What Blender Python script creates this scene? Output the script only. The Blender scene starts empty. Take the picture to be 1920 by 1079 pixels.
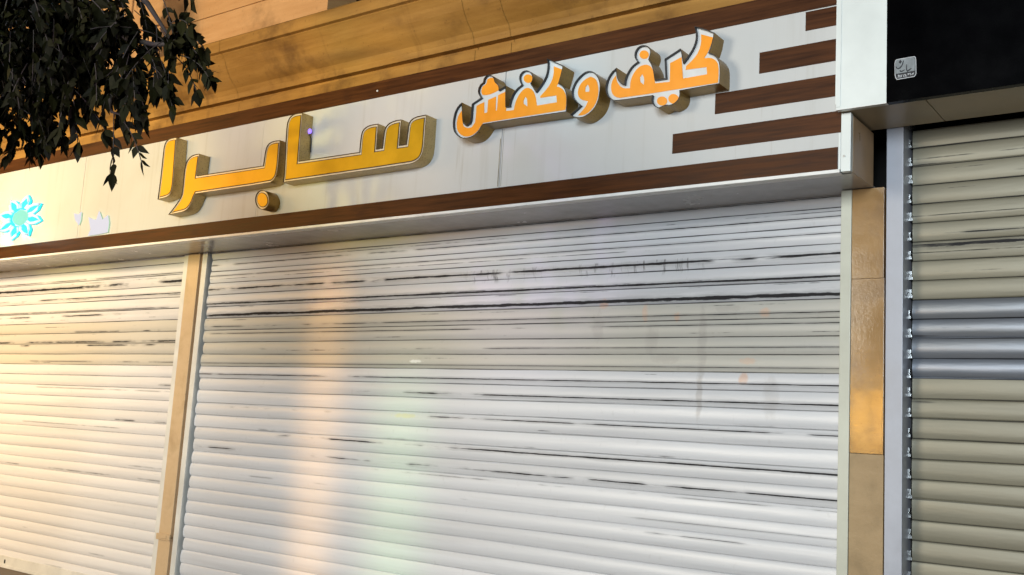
import bpy, bmesh, math, random
from mathutils import Vector, Matrix
from mathutils.geometry import tessellate_polygon
random.seed(7)
SC = bpy.context.scene
COL = SC.collection

# ---------------------------------------------------------------- camera
YAW, PITCH, ROLL = 0.639667727, 0.145106992, 0.060118039
cam = bpy.data.cameras.new('camera')
cam.sensor_width = 36.0
cam.lens = 35.99
cam.clip_start = 0.05
cam.clip_end = 600
co = bpy.data.objects.new('camera', cam)
COL.objects.link(co)
fw = Vector((-math.sin(YAW)*math.cos(PITCH), math.cos(YAW)*math.cos(PITCH), math.sin(PITCH)))
rt = Vector((math.cos(YAW), math.sin(YAW), 0))
up = rt.cross(fw)
r2 = rt*math.cos(ROLL) + up*math.sin(ROLL)
u2 = -rt*math.sin(ROLL) + up*math.cos(ROLL)
M = Matrix((r2, u2, -fw)).transposed().to_4x4()
M.translation = Vector((0, 0, 1.65))
co.matrix_world = M
SC.camera = co

# ---------------------------------------------------------------- night sky
w = bpy.data.worlds.new('World'); SC.world = w; w.use_nodes = True
nt = w.node_tree; nt.nodes.clear()
sky = nt.nodes.new('ShaderNodeTexSky'); sky.sky_type = 'NISHITA'; sky.sun_disc = False
sky.sun_elevation = math.radians(-4); sky.sun_rotation = math.radians(200)
bg = nt.nodes.new('ShaderNodeBackground'); bg.inputs['Strength'].default_value = 0.15
wo = nt.nodes.new('ShaderNodeOutputWorld')
nt.links.new(sky.outputs[0], bg.inputs[0]); nt.links.new(bg.outputs[0], wo.inputs[0])
SC.view_settings.view_transform = 'Standard'
SC.view_settings.look = 'None'
SC.view_settings.exposure = 0.0
SC.view_settings.gamma = 1.0

# ---------------------------------------------------------------- street lighting, added fills and tints
def lamp(name, kind, loc, color, power, target=None, **kw):
    l = bpy.data.lights.new(name, kind)
    l.color = color; l.energy = power
    for k, v in kw.items(): setattr(l, k, v)
    o = bpy.data.objects.new(name, l); COL.objects.link(o); o.location = loc
    if target is not None:
        o.rotation_euler = (Vector(target)-Vector(loc)).to_track_quat('-Z', 'Y').to_euler()
    return o
lamp('left_street_light', 'SPOT', (-11.8, -3.2, 4.6), (1.0, 0.76, 0.46), 3600, (-11.2, 5.0, 3.3), spot_size=math.radians(60), spot_blend=1.0, shadow_soft_size=0.6)
lamp('wall_lantern', 'POINT', (-10.9, 4.2, 1.95), (1.0, 0.55, 0.12), 30, shadow_soft_size=0.5)
lamp('white_street_light', 'AREA', (0.6, -6.2, 4.1), (0.80, 0.91, 1.0), 1250, (-5.0, 5.2, 1.6), shape='DISK', size=4.2)
lamp('amber_street_light', 'POINT', (-12.5, 0.5, 4.6), (1.0, 0.56, 0.16), 480, shadow_soft_size=1.2)
lamp('facade_spotlight', 'SPOT', (-8.5, -3.0, 3.2), (1.0, 0.52, 0.15), 1000, (-5.6, 5.0, 5.3), spot_size=math.radians(42), spot_blend=1.0, shadow_soft_size=0.4)  # added warm spot, warms the colour of the upper wall
lamp('shop_window_across', 'AREA', (-5.89, -8.0, 2.3), (1.0, 0.50, 0.07), 34, (-5.89, 0, 2.3), shape='RECTANGLE', size=0.26, size_y=1.1)
lamp('shop_doorway_across', 'AREA', (-5.56, -8.0, 2.3), (1.0, 0.46, 0.06), 18, (-5.56, 0, 2.3), shape='RECTANGLE', size=0.11, size_y=1.1)
lamp('orange_sign_beam', 'AREA', (-5.78, -3.0, 1.5), (1.0, 0.50, 0.12), 1.9, (-5.74, 5.4, 1.5), shape='RECTANGLE', size=0.18, size_y=2.6, spread=math.radians(5))  # added beam, throws the orange streak a reflected lamp would leave
lamp('green_sign_beam', 'AREA', (-4.93, -3.0, 1.0), (0.45, 1.0, 0.36), 0.9, (-4.91, 5.4, 1.0), shape='RECTANGLE', size=0.26, size_y=2.0, spread=math.radians(6))  # added beam in place of the green reflected streak
lamp('violet_sign_glow', 'SPOT', (-3.6, -5.0, 3.0), (0.66, 0.42, 1.0), 800, (-3.9, 5.4, 2.85), spot_size=math.radians(11), spot_blend=1.0, shadow_soft_size=0.1)  # added spot, tints the upper shutter violet
lamp('cyan_sign_glow', 'SPOT', (-4.3, -5.0, 3.0), (0.20, 0.70, 1.0), 1000, (-4.05, 4.9, 3.42), spot_size=math.radians(6), spot_blend=1.0, shadow_soft_size=0.1)  # added spot, tints part of the board cyan
lamp('cyan_sign_glow', 'SPOT', (-4.3, -5.0, 3.0), (0.20, 0.70, 1.0), 800, (-3.45, 4.9, 3.85), spot_size=math.radians(6), spot_blend=1.0, shadow_soft_size=0.1)  # second added cyan tint, higher and further right
lamp('yellow_sign_glow', 'SPOT', (-4.6, -5.0, 3.0), (1.0, 0.82, 0.16), 1700, (-5.3, 4.9, 3.75), spot_size=math.radians(12), spot_blend=1.0, shadow_soft_size=0.1)  # added spot, tints the middle of the board yellow
lamp('neutral_street_light', 'AREA', (-7.5, -6.0, 4.2), (1.0, 0.93, 0.78), 620, (-5.2, 5.2, 2.0), shape='DISK', size=3.5)  # added fill, brightens the shutter where the tree's shadow falls
lamp('yellow_sign_glow', 'SPOT', (-9.3, -4.0, 3.2), (1.0, 0.80, 0.16), 1500, (-9.3, 4.9, 3.6), spot_size=math.radians(15), spot_blend=1.0, shadow_soft_size=0.1)  # added spot, yellows the left end of the board
lamp('yellow_sign_glow', 'SPOT', (-7.6, -4.0, 3.2), (1.0, 0.80, 0.16), 1400, (-7.6, 4.9, 3.6), spot_size=math.radians(15), spot_blend=1.0, shadow_soft_size=0.1)  # added spot, carries the yellow tint further right


# ---------------------------------------------------------------- helpers
def tag(o, label=None, cat=None, group=None, kind=None):
    if label: o['label'] = label
    if cat: o['category'] = cat
    if group: o['group'] = group
    if kind: o['kind'] = kind
    return o

def thing(name, loc, label, cat, group=None):
    o = bpy.data.objects.new(name, None); COL.objects.link(o)
    o.empty_display_size = 0.1; o.location = loc
    return tag(o, label, cat, group)

class MB:
    """collects faces in world coordinates and links them as one mesh"""
    def __init__(s): s.v = []; s.f = []
    def add(s, vs, fs):
        n = len(s.v); s.v += [tuple(p) for p in vs]; s.f += [tuple(i+n for i in f) for f in fs]; return s
    def box(s, x0, x1, y0, y1, z0, z1):
        return s.add([(x0,y0,z0),(x1,y0,z0),(x1,y1,z0),(x0,y1,z0),(x0,y0,z1),(x1,y0,z1),(x1,y1,z1),(x0,y1,z1)],
                     [(0,1,5,4),(1,2,6,5),(2,3,7,6),(3,0,4,7),(4,5,6,7),(3,2,1,0)])
    def fill(s, poly, y, holes=()):
        loops = [[Vector((p[0], p[1], 0)) for p in poly]] + [[Vector((p[0], p[1], 0)) for p in h] for h in holes]
        pts = [p for l in loops for p in l]
        tris = tessellate_polygon(loops)
        return s.add([(p.x, y, p.y) for p in pts], [fix(pts, t) for t in tris])
    def wall(s, poly, y0, y1):
        n = len(poly)
        return s.add([(p[0], y0, p[1]) for p in poly]+[(p[0], y1, p[1]) for p in poly],
                     [(i, (i+1) % n, n+(i+1) % n, n+i) for i in range(n)])
    def ring(s, pa, pb, y):
        n = len(pa)
        return s.add([(p[0], y, p[1]) for p in pa]+[(p[0], y, p[1]) for p in pb],
                     [(i, (i+1) % n, n+(i+1) % n, n+i) for i in range(n)])
    def slab(s, poly, y0, y1, holes=()):
        s.fill(poly, y0, holes); s.wall(poly, y0, y1)
        for h in holes: s.wall(h, y0, y1)
        return s
    def profile(s, prof, x0, x1):
        n = len(prof)
        s.add([(x0, p[0], p[1]) for p in prof]+[(x1, p[0], p[1]) for p in prof],
              [(i, i+1, n+i+1, n+i) for i in range(n-1)])
        return s
    def tube(s, pts, rad, n=8):
        pts = [Vector(p) for p in pts]; base = len(s.v); m = len(pts)
        for i, p in enumerate(pts):
            t = (pts[min(i+1, m-1)]-pts[max(i-1, 0)]).normalized()
            a = t.cross(Vector((0.13, 0.2, 0.97)) if abs(t.z) < 0.9 else Vector((1, 0, 0))).normalized(); b = t.cross(a)
            r = rad[i] if isinstance(rad, (list, tuple)) else rad
            for k in range(n):
                c, d = math.cos(2*math.pi*k/n), math.sin(2*math.pi*k/n)
                s.v.append(tuple(p+(a*c+b*d)*r))
        for i in range(m-1):
            for k in range(n):
                s.f.append((base+i*n+k, base+i*n+(k+1) % n, base+(i+1)*n+(k+1) % n, base+(i+1)*n+k))
        s.f.append(tuple(base+k for k in range(n))[::-1]); s.f.append(tuple(base+(m-1)*n+k for k in range(n)))
        return s
    def build(s, name, mat, parent=None, bevel=0, smooth=False, label=None):
        off = parent_loc(parent)
        me = bpy.data.meshes.new(name)
        me.from_pydata([tuple(Vector(p)-off) for p in s.v], [], s.f)
        if bevel:
            bm = bmesh.new(); bm.from_mesh(me)
            es = [e for e in bm.edges if len(e.link_faces) == 2 and e.calc_face_angle(0) > 0.6]
            bmesh.ops.bevel(bm, geom=es, offset=bevel, segments=2, profile=0.6, affect='EDGES')
            bm.to_mesh(me); bm.free()
        if smooth:
            for p in me.polygons: p.use_smooth = True
        me.materials.append(mat)
        o = bpy.data.objects.new(name, me); COL.objects.link(o)
        if parent: o.parent = parent
        if label: o['label'] = label
        return o

def parent_loc(p):
    v = Vector((0, 0, 0))
    while p: v = v+Vector(p.location); p = p.parent
    return v

def fix(pts, t):
    a, b, c = (pts[i] for i in t)
    return t if (b-a).cross(c-a).z > 0 else (t[0], t[2], t[1])

def area(p): return sum(p[i][0]*p[(i+1) % len(p)][1]-p[(i+1) % len(p)][0]*p[i][1] for i in range(len(p)))/2
def ccw(p): return list(p) if area(p) > 0 else list(p)[::-1]
def inset(p, d):
    p = ccw(p); n = len(p); o = []
    for i in range(n):
        a, b, c = Vector(p[i-1]), Vector(p[i]), Vector(p[(i+1) % n])
        e, f = (b-a).normalized(), (c-b).normalized()
        n1, n2 = Vector((-e.y, e.x)), Vector((-f.y, f.x))
        m = n1+n2
        if m.length < 0.2: m = n1
        m.normalize(); k = d/max(0.5, m.dot(n1))
        o.append((b.x+m.x*k, b.y+m.y*k))
    return o
def smooth_poly(p, keep=0.75):
    """rounds soft corners of a traced outline (Chaikin), leaves sharp ones"""
    p = ccw(p); n = len(p); o = []
    for i in range(n):
        a, b, c = Vector(p[i-1]), Vector(p[i]), Vector(p[(i+1) % n])
        ang = (b-a).angle(c-b)
        if ang > keep: o.append(tuple(b))
        else:
            o.append(tuple(b.lerp(a, 0.25))); o.append(tuple(b.lerp(c, 0.25)))
    return o

# ---------------------------------------------------------------- materials
class NG:
    def __init__(s, name):
        s.m = bpy.data.materials.new(name); s.m.use_nodes = True
        s.t = s.m.node_tree; s.t.nodes.clear()
        s.out = s.t.nodes.new('ShaderNodeOutputMaterial'); s.b = s.t.nodes.new('ShaderNodeBsdfPrincipled')
        s.t.links.new(s.b.outputs[0], s.out.inputs[0])
        s.tc = s.t.nodes.new('ShaderNodeTexCoord'); s.sep = s.t.nodes.new('ShaderNodeSeparateXYZ')
        s.t.links.new(s.tc.outputs['Object'], s.sep.inputs[0])
        s.x, s.y, s.z = s.sep.outputs
    def put(s, sock, v):
        if hasattr(v, 'is_linked') or isinstance(v, bpy.types.NodeSocket): s.t.links.new(v, sock)
        else: sock.default_value = v
    def m_(s, op, a, b=0.0, c=0.0):
        n = s.t.nodes.new('ShaderNodeMath'); n.operation = op
        for i, v in enumerate((a, b, c)): s.put(n.inputs[i], v)
        return n.outputs[0]
    def add(s, a, b): return s.m_('ADD', a, b)
    def mul(s, a, b): return s.m_('MULTIPLY', a, b)
    def sub(s, a, b): return s.m_('SUBTRACT', a, b)
    def step(s, v, lo, hi, a=0.0, b=1.0):
        n = s.t.nodes.new('ShaderNodeMapRange'); n.interpolation_type = 'SMOOTHSTEP'
        for i, q in enumerate((v, lo, hi, a, b)): s.put(n.inputs[i], q)
        return n.outputs[0]
    def lin(s, v, lo, hi, a=0.0, b=1.0):
        n = s.t.nodes.new('ShaderNodeMapRange')
        for i, q in enumerate((v, lo, hi, a, b)): s.put(n.inputs[i], q)
        return n.outputs[0]
    def vec(s, x, y, z):
        n = s.t.nodes.new('ShaderNodeCombineXYZ')
        for i, v in enumerate((x, y, z)): s.put(n.inputs[i], v)
        return n.outputs[0]
    def noise(s, vec, scale, detail=3.0, rough=0.55):
        n = s.t.nodes.new('ShaderNodeTexNoise'); s.put(n.inputs['Vector'], vec)
        n.inputs['Scale'].default_value = scale; n.inputs['Detail'].default_value = detail; n.inputs['Roughness'].default_value = rough
        return n.outputs[0]
    def rnd(s, v):
        n = s.t.nodes.new('ShaderNodeTexWhiteNoise'); n.noise_dimensions = '1D'; s.put(n.inputs['W'], v); return n.outputs[0]
    def mix(s, f, a, b):
        n = s.t.nodes.new('ShaderNodeMix'); n.data_type = 'RGBA'
        s.put(n.inputs[0], f)
        for i, v in ((6, a), (7, b)): s.put(n.inputs[i], (*v, 1.0) if isinstance(v, tuple) and len(v) == 3 else v)
        return n.outputs[2]
    def set(s, **k):
        for n, v in k.items():
            n = n.replace('_', ' ')
            s.put(s.b.inputs[n], (*v, 1.0) if isinstance(v, tuple) and len(v) == 3 else v)
        return s
    def bump(s, h, strength=0.3, dist=0.01):
        n = s.t.nodes.new('ShaderNodeBump'); n.inputs['Strength'].default_value = strength; n.inputs['Distance'].default_value = dist
        s.t.links.new(h, n.inputs['Height']); s.t.links.new(n.outputs[0], s.b.inputs['Normal'])

def plain(name, col, rough=0.5, metal=0.0, var=0.15, scale=3.0, coat=0.0, emit=None, power=0.0, bump=0.0, spec=0.5):
    g = NG(name); n = g.noise(g.tc.outputs['Object'], scale, 5, 0.6)
    k = g.lin(n, 0.3, 0.7, 1-var, 1+var)
    mx = g.t.nodes.new('ShaderNodeVectorMath'); mx.operation = 'SCALE'
    mx.inputs[0].default_value = col; g.t.links.new(k, mx.inputs['Scale'])
    g.t.links.new(mx.outputs[0], g.b.inputs['Base Color'])
    g.set(Roughness=g.lin(n, 0.3, 0.7, max(rough-0.08, 0.02), rough+0.08), Metallic=metal, Specular_IOR_Level=spec, Coat_Weight=coat, Coat_Roughness=0.12)
    if emit: g.set(Emission_Color=emit, Emission_Strength=power)
    if bump: g.bump(g.noise(g.tc.outputs['Object'], 60, 4), bump, 0.004)
    return g.m

def m_panel():
    # white composite panel, glossy, with rain streaks and fine grime
    g = NG('white_panel')
    p = g.tc.outputs['Object']
    streak = g.noise(g.vec(g.mul(g.x, 9.0), 0.0, g.mul(g.z, 0.35)), 1.0, 4, 0.65)
    cloud = g.noise(p, 1.3, 4)
    d = g.mul(g.step(streak, 0.52, 0.78), 0.35)
    d = g.add(d, g.mul(g.step(cloud, 0.45, 0.75), 0.18))
    run = g.noise(g.vec(g.mul(g.x, 24.0), 1.7, g.mul(g.z, 0.9)), 1.0, 3, 0.6)     # thin runs below letters and joints
    d = g.add(d, g.mul(g.mul(g.step(run, 0.63, 0.74), 0.5), g.step(g.noise(g.vec(g.mul(g.x, 1.1), 5.0, g.mul(g.z, 1.6)), 1.0, 3), 0.45, 0.65)))
    g.set(Base_Color=g.mix(d, (0.50, 0.50, 0.485), (0.33, 0.30, 0.24)), Roughness=g.lin(cloud, 0.3, 0.7, 0.38, 0.52), Specular_IOR_Level=0.35)
    return g.m
def m_wood():
    g = NG('brown_laminate')
    gr = g.noise(g.vec(g.mul(g.x, 1.4), g.mul(g.y, 4), g.mul(g.z, 26)), 1.6, 6, 0.65)
    kn = g.noise(g.vec(g.mul(g.x, 3.2), 0.0, g.mul(g.z, 6)), 1.0, 2)
    c = g.mix(g.lin(gr, 0.3, 0.7), (0.026, 0.0075, 0.002), (0.085, 0.027, 0.006))
    c = g.mix(g.mul(g.step(kn, 0.64, 0.76), 0.7), c, (0.035, 0.010, 0.005))
    g.set(Base_Color=c, Roughness=g.lin(gr, 0.3, 0.7, 0.36, 0.50), Specular_IOR_Level=0.16)
    g.bump(gr, 0.10, 0.001)
    return g.m
def m_stone(name, a, b, rough=0.55, scale=1.0, layers=3.0, dark=(0.12, 0.07, 0.03), coat=0.0, spec=0.5, bmp=0.35):
    # layered travertine: horizontal veins, pits and damp patches
    g = NG(name)
    p = g.tc.outputs['Object']
    v = g.noise(g.vec(g.mul(g.x, 0.7), g.mul(g.y, 2.0), g.mul(g.z, layers*3)), 1.5*scale, 7, 0.62)
    cl = g.noise(p, 2.2*scale, 5, 0.6)
    pit = g.noise(p, 38*scale, 4, 0.6)
    c = g.mix(g.lin(v, 0.32, 0.68), a, b)
    c = g.mix(g.mul(g.step(cl, 0.46, 0.70), 0.75), c, dark)
    c = g.mix(g.mul(g.step(pit, 0.62, 0.72), 0.35), c, dark)
    dr = g.noise(g.vec(g.mul(g.x, 6.0), 0.0, g.mul(g.z, 0.4)), 1.0, 4, 0.6)
    c = g.mix(g.mul(g.step(dr, 0.60, 0.80), 0.45), c, dark)
    g.set(Base_Color=c, Roughness=g.lin(cl, 0.3, 0.7, rough-0.1, rough+0.1), Coat_Weight=coat, Coat_Roughness=0.05)
    g.set(Specular_IOR_Level=spec)
    g.bump(g.add(g.mul(v, 0.6), g.mul(pit, 0.4)), bmp, 0.008)
    return g.m

def m_shutter(name, phase, seed, base, band, low=0.60, high=0.44, marks=(), drips=None, band_metal=0.08, metal=0.05, jl=0.10, rgh=0.05, bgl=-0.06):
    """painted roller-shutter slats: soot streaks that follow the slat joints, a band of bare slats, stains"""
    PI_ = 0.1005
    g = NG(name)
    u = g.m_('DIVIDE', g.sub(g.z, phase), PI_); k = g.m_('FLOOR', u); t = g.m_('FRACT', u)
    r1 = g.rnd(g.add(k, seed)); r2 = g.rnd(g.add(k, seed+31.3)); r3 = g.rnd(g.add(k, seed+77.7))
    n = g.noise(g.vec(g.mul(g.x, 0.75), g.add(g.mul(k, 7.31), seed), 0.0), 1.0, 4, 0.6)
    n2 = g.noise(g.vec(g.mul(g.x, 5.0), g.mul(k, 3.7), g.mul(g.z, 60)), 1.0, 4, 0.7)
    th = g.add(g.lin(g.z, 1.2, 2.9, low, high), g.sub(g.lin(r3, 0, 1, -0.12, 0.12), g.mul(g.x, 0.022)))
    pres = g.step(g.add(n, g.mul(g.sub(n2, 0.5), 0.13)), th, g.add(th, 0.07))
    c = g.lin(r1, 0, 1, 0.06, 0.86)
    wd = g.mul(g.add(g.mul(g.m_('POWER', r2, 2.6), 0.13), 0.026), g.lin(n2, 0.3, 0.7, 0.35, 1.2))
    wd = g.mul(wd, g.lin(g.z, 1.3, 2.75, 0.38, 1.3))
    d = g.m_('ABSOLUTE', g.sub(t, c))
    s1 = g.mul(pres, g.step(d, g.mul(wd, 0.55), wd, 1.0, 0.0))
    # dirt packed in the joints themselves
    jw = g.lin(g.noise(g.vec(g.mul(g.x, 1.6), g.mul(k, 5.1), 0.0), 1.0, 3), 0.35, 0.65, 0.01, 0.055)
    jt = g.m_('MINIMUM', t, g.sub(1.0, t))
    s2 = g.mul(g.step(jt, g.mul(jw, 0.5), jw, 1.0, 0.0), g.lin(g.z, 1.3, 2.4, jl, 0.9))
    # a second, finer set of scuffs higher up
    r4 = g.rnd(g.add(k, seed+13.9)); n3 = g.noise(g.vec(g.mul(g.x, 1.5), g.add(g.mul(k, 3.17), seed+9), 2.0), 1.0, 5, 0.65)
    c2 = g.lin(r4, 0, 1, 0.12, 0.92); th2 = g.lin(g.z, 1.6, 2.9, 0.66, 0.47)
    s3 = g.mul(g.step(n3, th2, g.add(th2, 0.10)), g.step(g.m_('ABSOLUTE', g.sub(t, c2)), 0.010, g.lin(n2, 0.3, 0.7, 0.02, 0.055), 1.0, 0.0))
    # broader grey rub marks around the streaks
    s4 = g.mul(g.mul(pres, g.step(d, wd, g.add(g.mul(wd, 2.2), 0.10), 1.0, 0.0)), 0.28)
    soot = g.m_('MAXIMUM', g.m_('MAXIMUM', s1, g.mul(s3, 0.8)), g.m_('MAXIMUM', s2, s4))
    # general grime: smears along x, per-slat tone
    sm = g.noise(g.vec(g.mul(g.x, 0.6), g.mul(k, 1.9), g.mul(g.z, 14)), 1.0, 5, 0.6)
    fine = g.noise(g.vec(g.mul(g.x, 28), g.y, g.mul(g.z, 16)), 1.0, 4)
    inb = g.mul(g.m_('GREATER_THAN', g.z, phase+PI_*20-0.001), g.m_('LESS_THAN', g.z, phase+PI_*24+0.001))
    col = g.mix(inb, base, band)  # eye-level reflection put into the colour of these slats
    col = g.mix(g.mul(g.step(sm, 0.45, 0.75), 0.30), col, tuple(q*0.55 for q in base))
    col = g.mix(g.lin(r2, 0, 1, 0.0, 0.30), col, tuple(q*0.6 for q in base))
    col = g.mix(g.mul(g.step(fine, 0.60, 0.75), 0.10), col, (0.2, 0.18, 0.15))
    for (mx, mz, rx, rz, mc, ms) in marks:
        dx = g.m_('DIVIDE', g.sub(g.x, mx), rx); dz = g.m_('DIVIDE', g.sub(g.z, mz), rz)
        e = g.add(g.mul(dx, dx), g.mul(dz, dz))
        e = g.add(e, g.mul(g.sub(fine, 0.5), 2.6))
        col = g.mix(g.mul(g.step(e, 0.1, 1.3, 1.0, 0.0), ms), col, mc)
    if drips:
        x0, x1, z0, z1 = drips
        dn = g.noise(g.vec(g.mul(g.x, 26.0), 3.3, g.mul(g.z, 4.0)), 1.0, 4, 0.75)
        inx = g.mul(g.step(g.x, x0, x0+0.2), g.step(g.x, x1-0.2, x1, 1.0, 0.0))
        inz = g.mul(g.step(g.z, z0, z0+0.05), g.step(g.z, z1-0.01, z1, 1.0, 0.0))
        col = g.mix(g.mul(g.mul(g.step(dn, 0.53, 0.66), 0.65), g.mul(inx, inz)), col, (0.05, 0.045, 0.04))
    col = g.mix(soot, col, (0.014, 0.013, 0.014))
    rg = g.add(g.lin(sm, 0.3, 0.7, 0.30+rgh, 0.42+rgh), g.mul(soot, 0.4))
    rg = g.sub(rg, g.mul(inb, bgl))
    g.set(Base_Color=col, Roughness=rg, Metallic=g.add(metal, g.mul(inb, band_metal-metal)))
    g.bump(g.noise(g.vec(g.mul(g.x, 2.0), 0.0, g.mul(g.z, 12)), 1.0, 3), 0.25, 0.01)
    return g.m

MT = dict(
    panel=m_panel(), wood=m_wood(),
    trim=plain('white_trim', (0.70, 0.69, 0.66), 0.35, var=0.10, scale=6),
    soffit=plain('soffit_panel', (0.33, 0.31, 0.30), 0.22, var=0.18, scale=2.5),
    beige_soffit=plain('beige_soffit', (0.36, 0.29, 0.19), 0.35, var=0.15, scale=3),
    end=plain('end_cap_panel', (0.52, 0.34, 0.19), 0.35, var=0.12, scale=4),
    black=plain('black_acrylic', (0.0012, 0.0012, 0.0015), 0.22, var=0.2, spec=0.05),
    dark=plain('dark_gap', (0.010, 0.009, 0.008), 0.9),
    boxw=plain('pale_panel', (0.66, 0.69, 0.66), 0.4, var=0.08, scale=2.5),
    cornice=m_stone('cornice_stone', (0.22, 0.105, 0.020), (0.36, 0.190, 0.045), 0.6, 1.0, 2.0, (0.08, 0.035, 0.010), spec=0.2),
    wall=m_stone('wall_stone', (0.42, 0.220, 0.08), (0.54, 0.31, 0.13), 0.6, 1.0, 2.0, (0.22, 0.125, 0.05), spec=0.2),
    tile=m_stone('pillar_tile', (0.29, 0.165, 0.065), (0.40, 0.245, 0.11), 0.14, 1.6, 0.7, (0.17, 0.09, 0.03), 0.15, bmp=0.12),
    tile_low=m_stone('pillar_tile_worn', (0.29, 0.19, 0.085), (0.38, 0.26, 0.13), 0.55, 1.6, 0.7, (0.22, 0.15, 0.07)),
    tile_left=m_stone('pillar_tile_pale', (0.52, 0.36, 0.20), (0.58, 0.42, 0.25), 0.4, 1.2, 0.5, (0.36, 0.24, 0.12)),
    rail=plain('guide_rail_paint', (0.62, 0.60, 0.54), 0.4, var=0.10, scale=5),
    rail_sage=plain('guide_rail_sage', (0.50, 0.50, 0.41), 0.45, var=0.10, scale=4),
    rail_blue=plain('guide_rail_bluish', (0.37, 0.38, 0.42), 0.38, var=0.10, scale=4),
    steel=plain('zinc_steel', (0.34, 0.35, 0.35), 0.33, 0.9, var=0.3, scale=30),
    pave=plain('pavement_stone', (0.14, 0.10, 0.065), 0.6, var=0.25, scale=5, bump=0.3),
    road=plain('asphalt', (0.05, 0.05, 0.052), 0.85, var=0.3, scale=14, bump=0.5),
    glass=plain('dark_glass', (0.004, 0.004, 0.005), 0.08),
    frame=plain('window_frame', (0.20, 0.22, 0.18), 0.45),
    bark=plain('bark', (0.03, 0.020, 0.014), 0.85, var=0.4, scale=20, bump=0.8),
    stic=plain('silver_sticker', (0.19, 0.21, 0.22), 0.4, 0.2, var=0.2, scale=30),
    ink=plain('sticker_ink', (0.006, 0.006, 0.01), 0.6),
    stic_edge=plain('sticker_border', (0.40, 0.41, 0.42), 0.4),
)
def m_leaf():
    g = NG('leaf_green'); oi = g.t.nodes.new('ShaderNodeNewGeometry')
    r = oi.outputs['Random Per Island']
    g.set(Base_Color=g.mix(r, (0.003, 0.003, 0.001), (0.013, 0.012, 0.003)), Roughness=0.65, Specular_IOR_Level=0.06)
    return g.m
MT['leaf'] = m_leaf()
def m_return(name, a, b, rough):
    # folded metal side of a channel letter: fine perforation dots and tarnish
    g = NG(name); p = g.tc.outputs['Object']
    v = g.t.nodes.new('ShaderNodeTexVoronoi'); v.inputs['Scale'].default_value = 75; g.t.links.new(p, v.inputs['Vector'])
    dots = g.step(v.outputs['Distance'], 0.22, 0.36, 1.0, 0.0)
    n = g.noise(p, 6, 5, 0.6)
    c = g.mix(g.lin(n, 0.3, 0.7), a, b)
    c = g.mix(g.mul(dots, 0.45), c, (0.10, 0.08, 0.05))
    g.set(Base_Color=c, Roughness=g.lin(n, 0.3, 0.7, rough-0.08, rough+0.1), Metallic=0.55)
    return g.m
MT['brass'] = m_return('brass_return', (0.22, 0.125, 0.025), (0.34, 0.21, 0.055), 0.34)
MT['silver'] = m_return('silver_return', (0.36, 0.25, 0.09), (0.52, 0.39, 0.18), 0.34)
MT['gold'] = plain('gold_face', (0.56, 0.315, 0.008), 0.36, 0.35, var=0.12, scale=4, spec=0.3)
MT['beige'] = plain('beige_border', (0.60, 0.53, 0.39), 0.35, 0.2, var=0.10, scale=12)
MT['dline'] = plain('dark_outline', (0.045, 0.020, 0.008), 0.5)
MT['orange'] = plain('orange_acrylic', (0.86, 0.30, 0.012), 0.35, var=0.06, scale=8)
MT['white'] = plain('white_acrylic', (0.60, 0.60, 0.58), 0.35, var=0.06, scale=10)
MT['blacklip'] = plain('black_trim', (0.010, 0.009, 0.010), 0.4)
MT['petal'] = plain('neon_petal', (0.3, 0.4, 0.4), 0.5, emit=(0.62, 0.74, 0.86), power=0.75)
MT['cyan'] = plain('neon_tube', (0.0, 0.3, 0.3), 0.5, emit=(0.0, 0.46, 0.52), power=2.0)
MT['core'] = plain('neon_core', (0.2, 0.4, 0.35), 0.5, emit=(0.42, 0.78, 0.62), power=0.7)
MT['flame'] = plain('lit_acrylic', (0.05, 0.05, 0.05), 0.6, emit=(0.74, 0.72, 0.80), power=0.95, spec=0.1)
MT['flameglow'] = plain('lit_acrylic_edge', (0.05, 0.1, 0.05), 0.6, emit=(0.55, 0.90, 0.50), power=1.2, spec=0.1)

# ---------------------------------------------------------------- ground
tag(MB().box(-300, 300, -300, 300, -0.5, 0.0).build('road', MT['road']), kind='structure')
tag(MB().box(-60, 60, 1.6, 6.4, -0.1, 0.11).build('pavement', MT['pave'], bevel=0.015), kind='structure')

YF = 4.923     # sign board front
YP = 5.282     # pillar face
YS = 5.400     # shutter plane

# ---------------------------------------------------------------- the stone building above the shops
bld = thing('stone_building', (-6, 6.0, 0), 'tan stone building front with moulded cornice above the shop sign', 'building')
m = MB(); m.box(-30, 8, 5.75, 6.3, 0.11, 4.2); m.build('back_wall', MT['dark'], bld)  # near-black sheet, darkness of the unlit shop interior painted on
m = MB()
YW = 5.20; ZJ = 5.13
m.box(-30, -5.84, YW, 6.3, 4.62, ZJ-0.004)
m.box(-30, -5.84, YW, 6.3, ZJ+0.004, 8.0); m.box(-30, -5.86, YW+0.012, 6.3, ZJ-0.006, ZJ+0.006)
m.box(-3.6, 8, YW, 6.3, 4.62, 8.0); m.box(-5.84, -3.6, YW, 6.3, 6.6, 8.0)
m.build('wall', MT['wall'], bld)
prof = [(5.30, 3.90), (5.00, 3.95), (5.00, 4.165), (5.030, 4.180), (5.030, 4.196), (4.985, 4.200), (4.975, 4.24), (4.955, 4.275), (4.920, 4.305), (4.902, 4.322), (4.893, 4.332), (4.880, 4.350),
        (4.850, 4.395), (4.825, 4.45), (4.812, 4.47), (4.798, 4.488), (4.786, 4.500), (4.788, 4.506), (4.76, 4.512), (4.755, 4.60), (4.765, 4.612), (5.30, 4.64)]
m = MB()
for x0, x1 in ((-30, -9.3), (-9.296, -6.55), (-6.546, -4.142), (-4.137, -3.843), (-3.838, 8)): m.profile(prof, x0, x1)
m.profile([(p[0]+0.006, p[1]) for p in prof], -30, 8)
m.build('cornice', MT['cornice'], bld)
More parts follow.
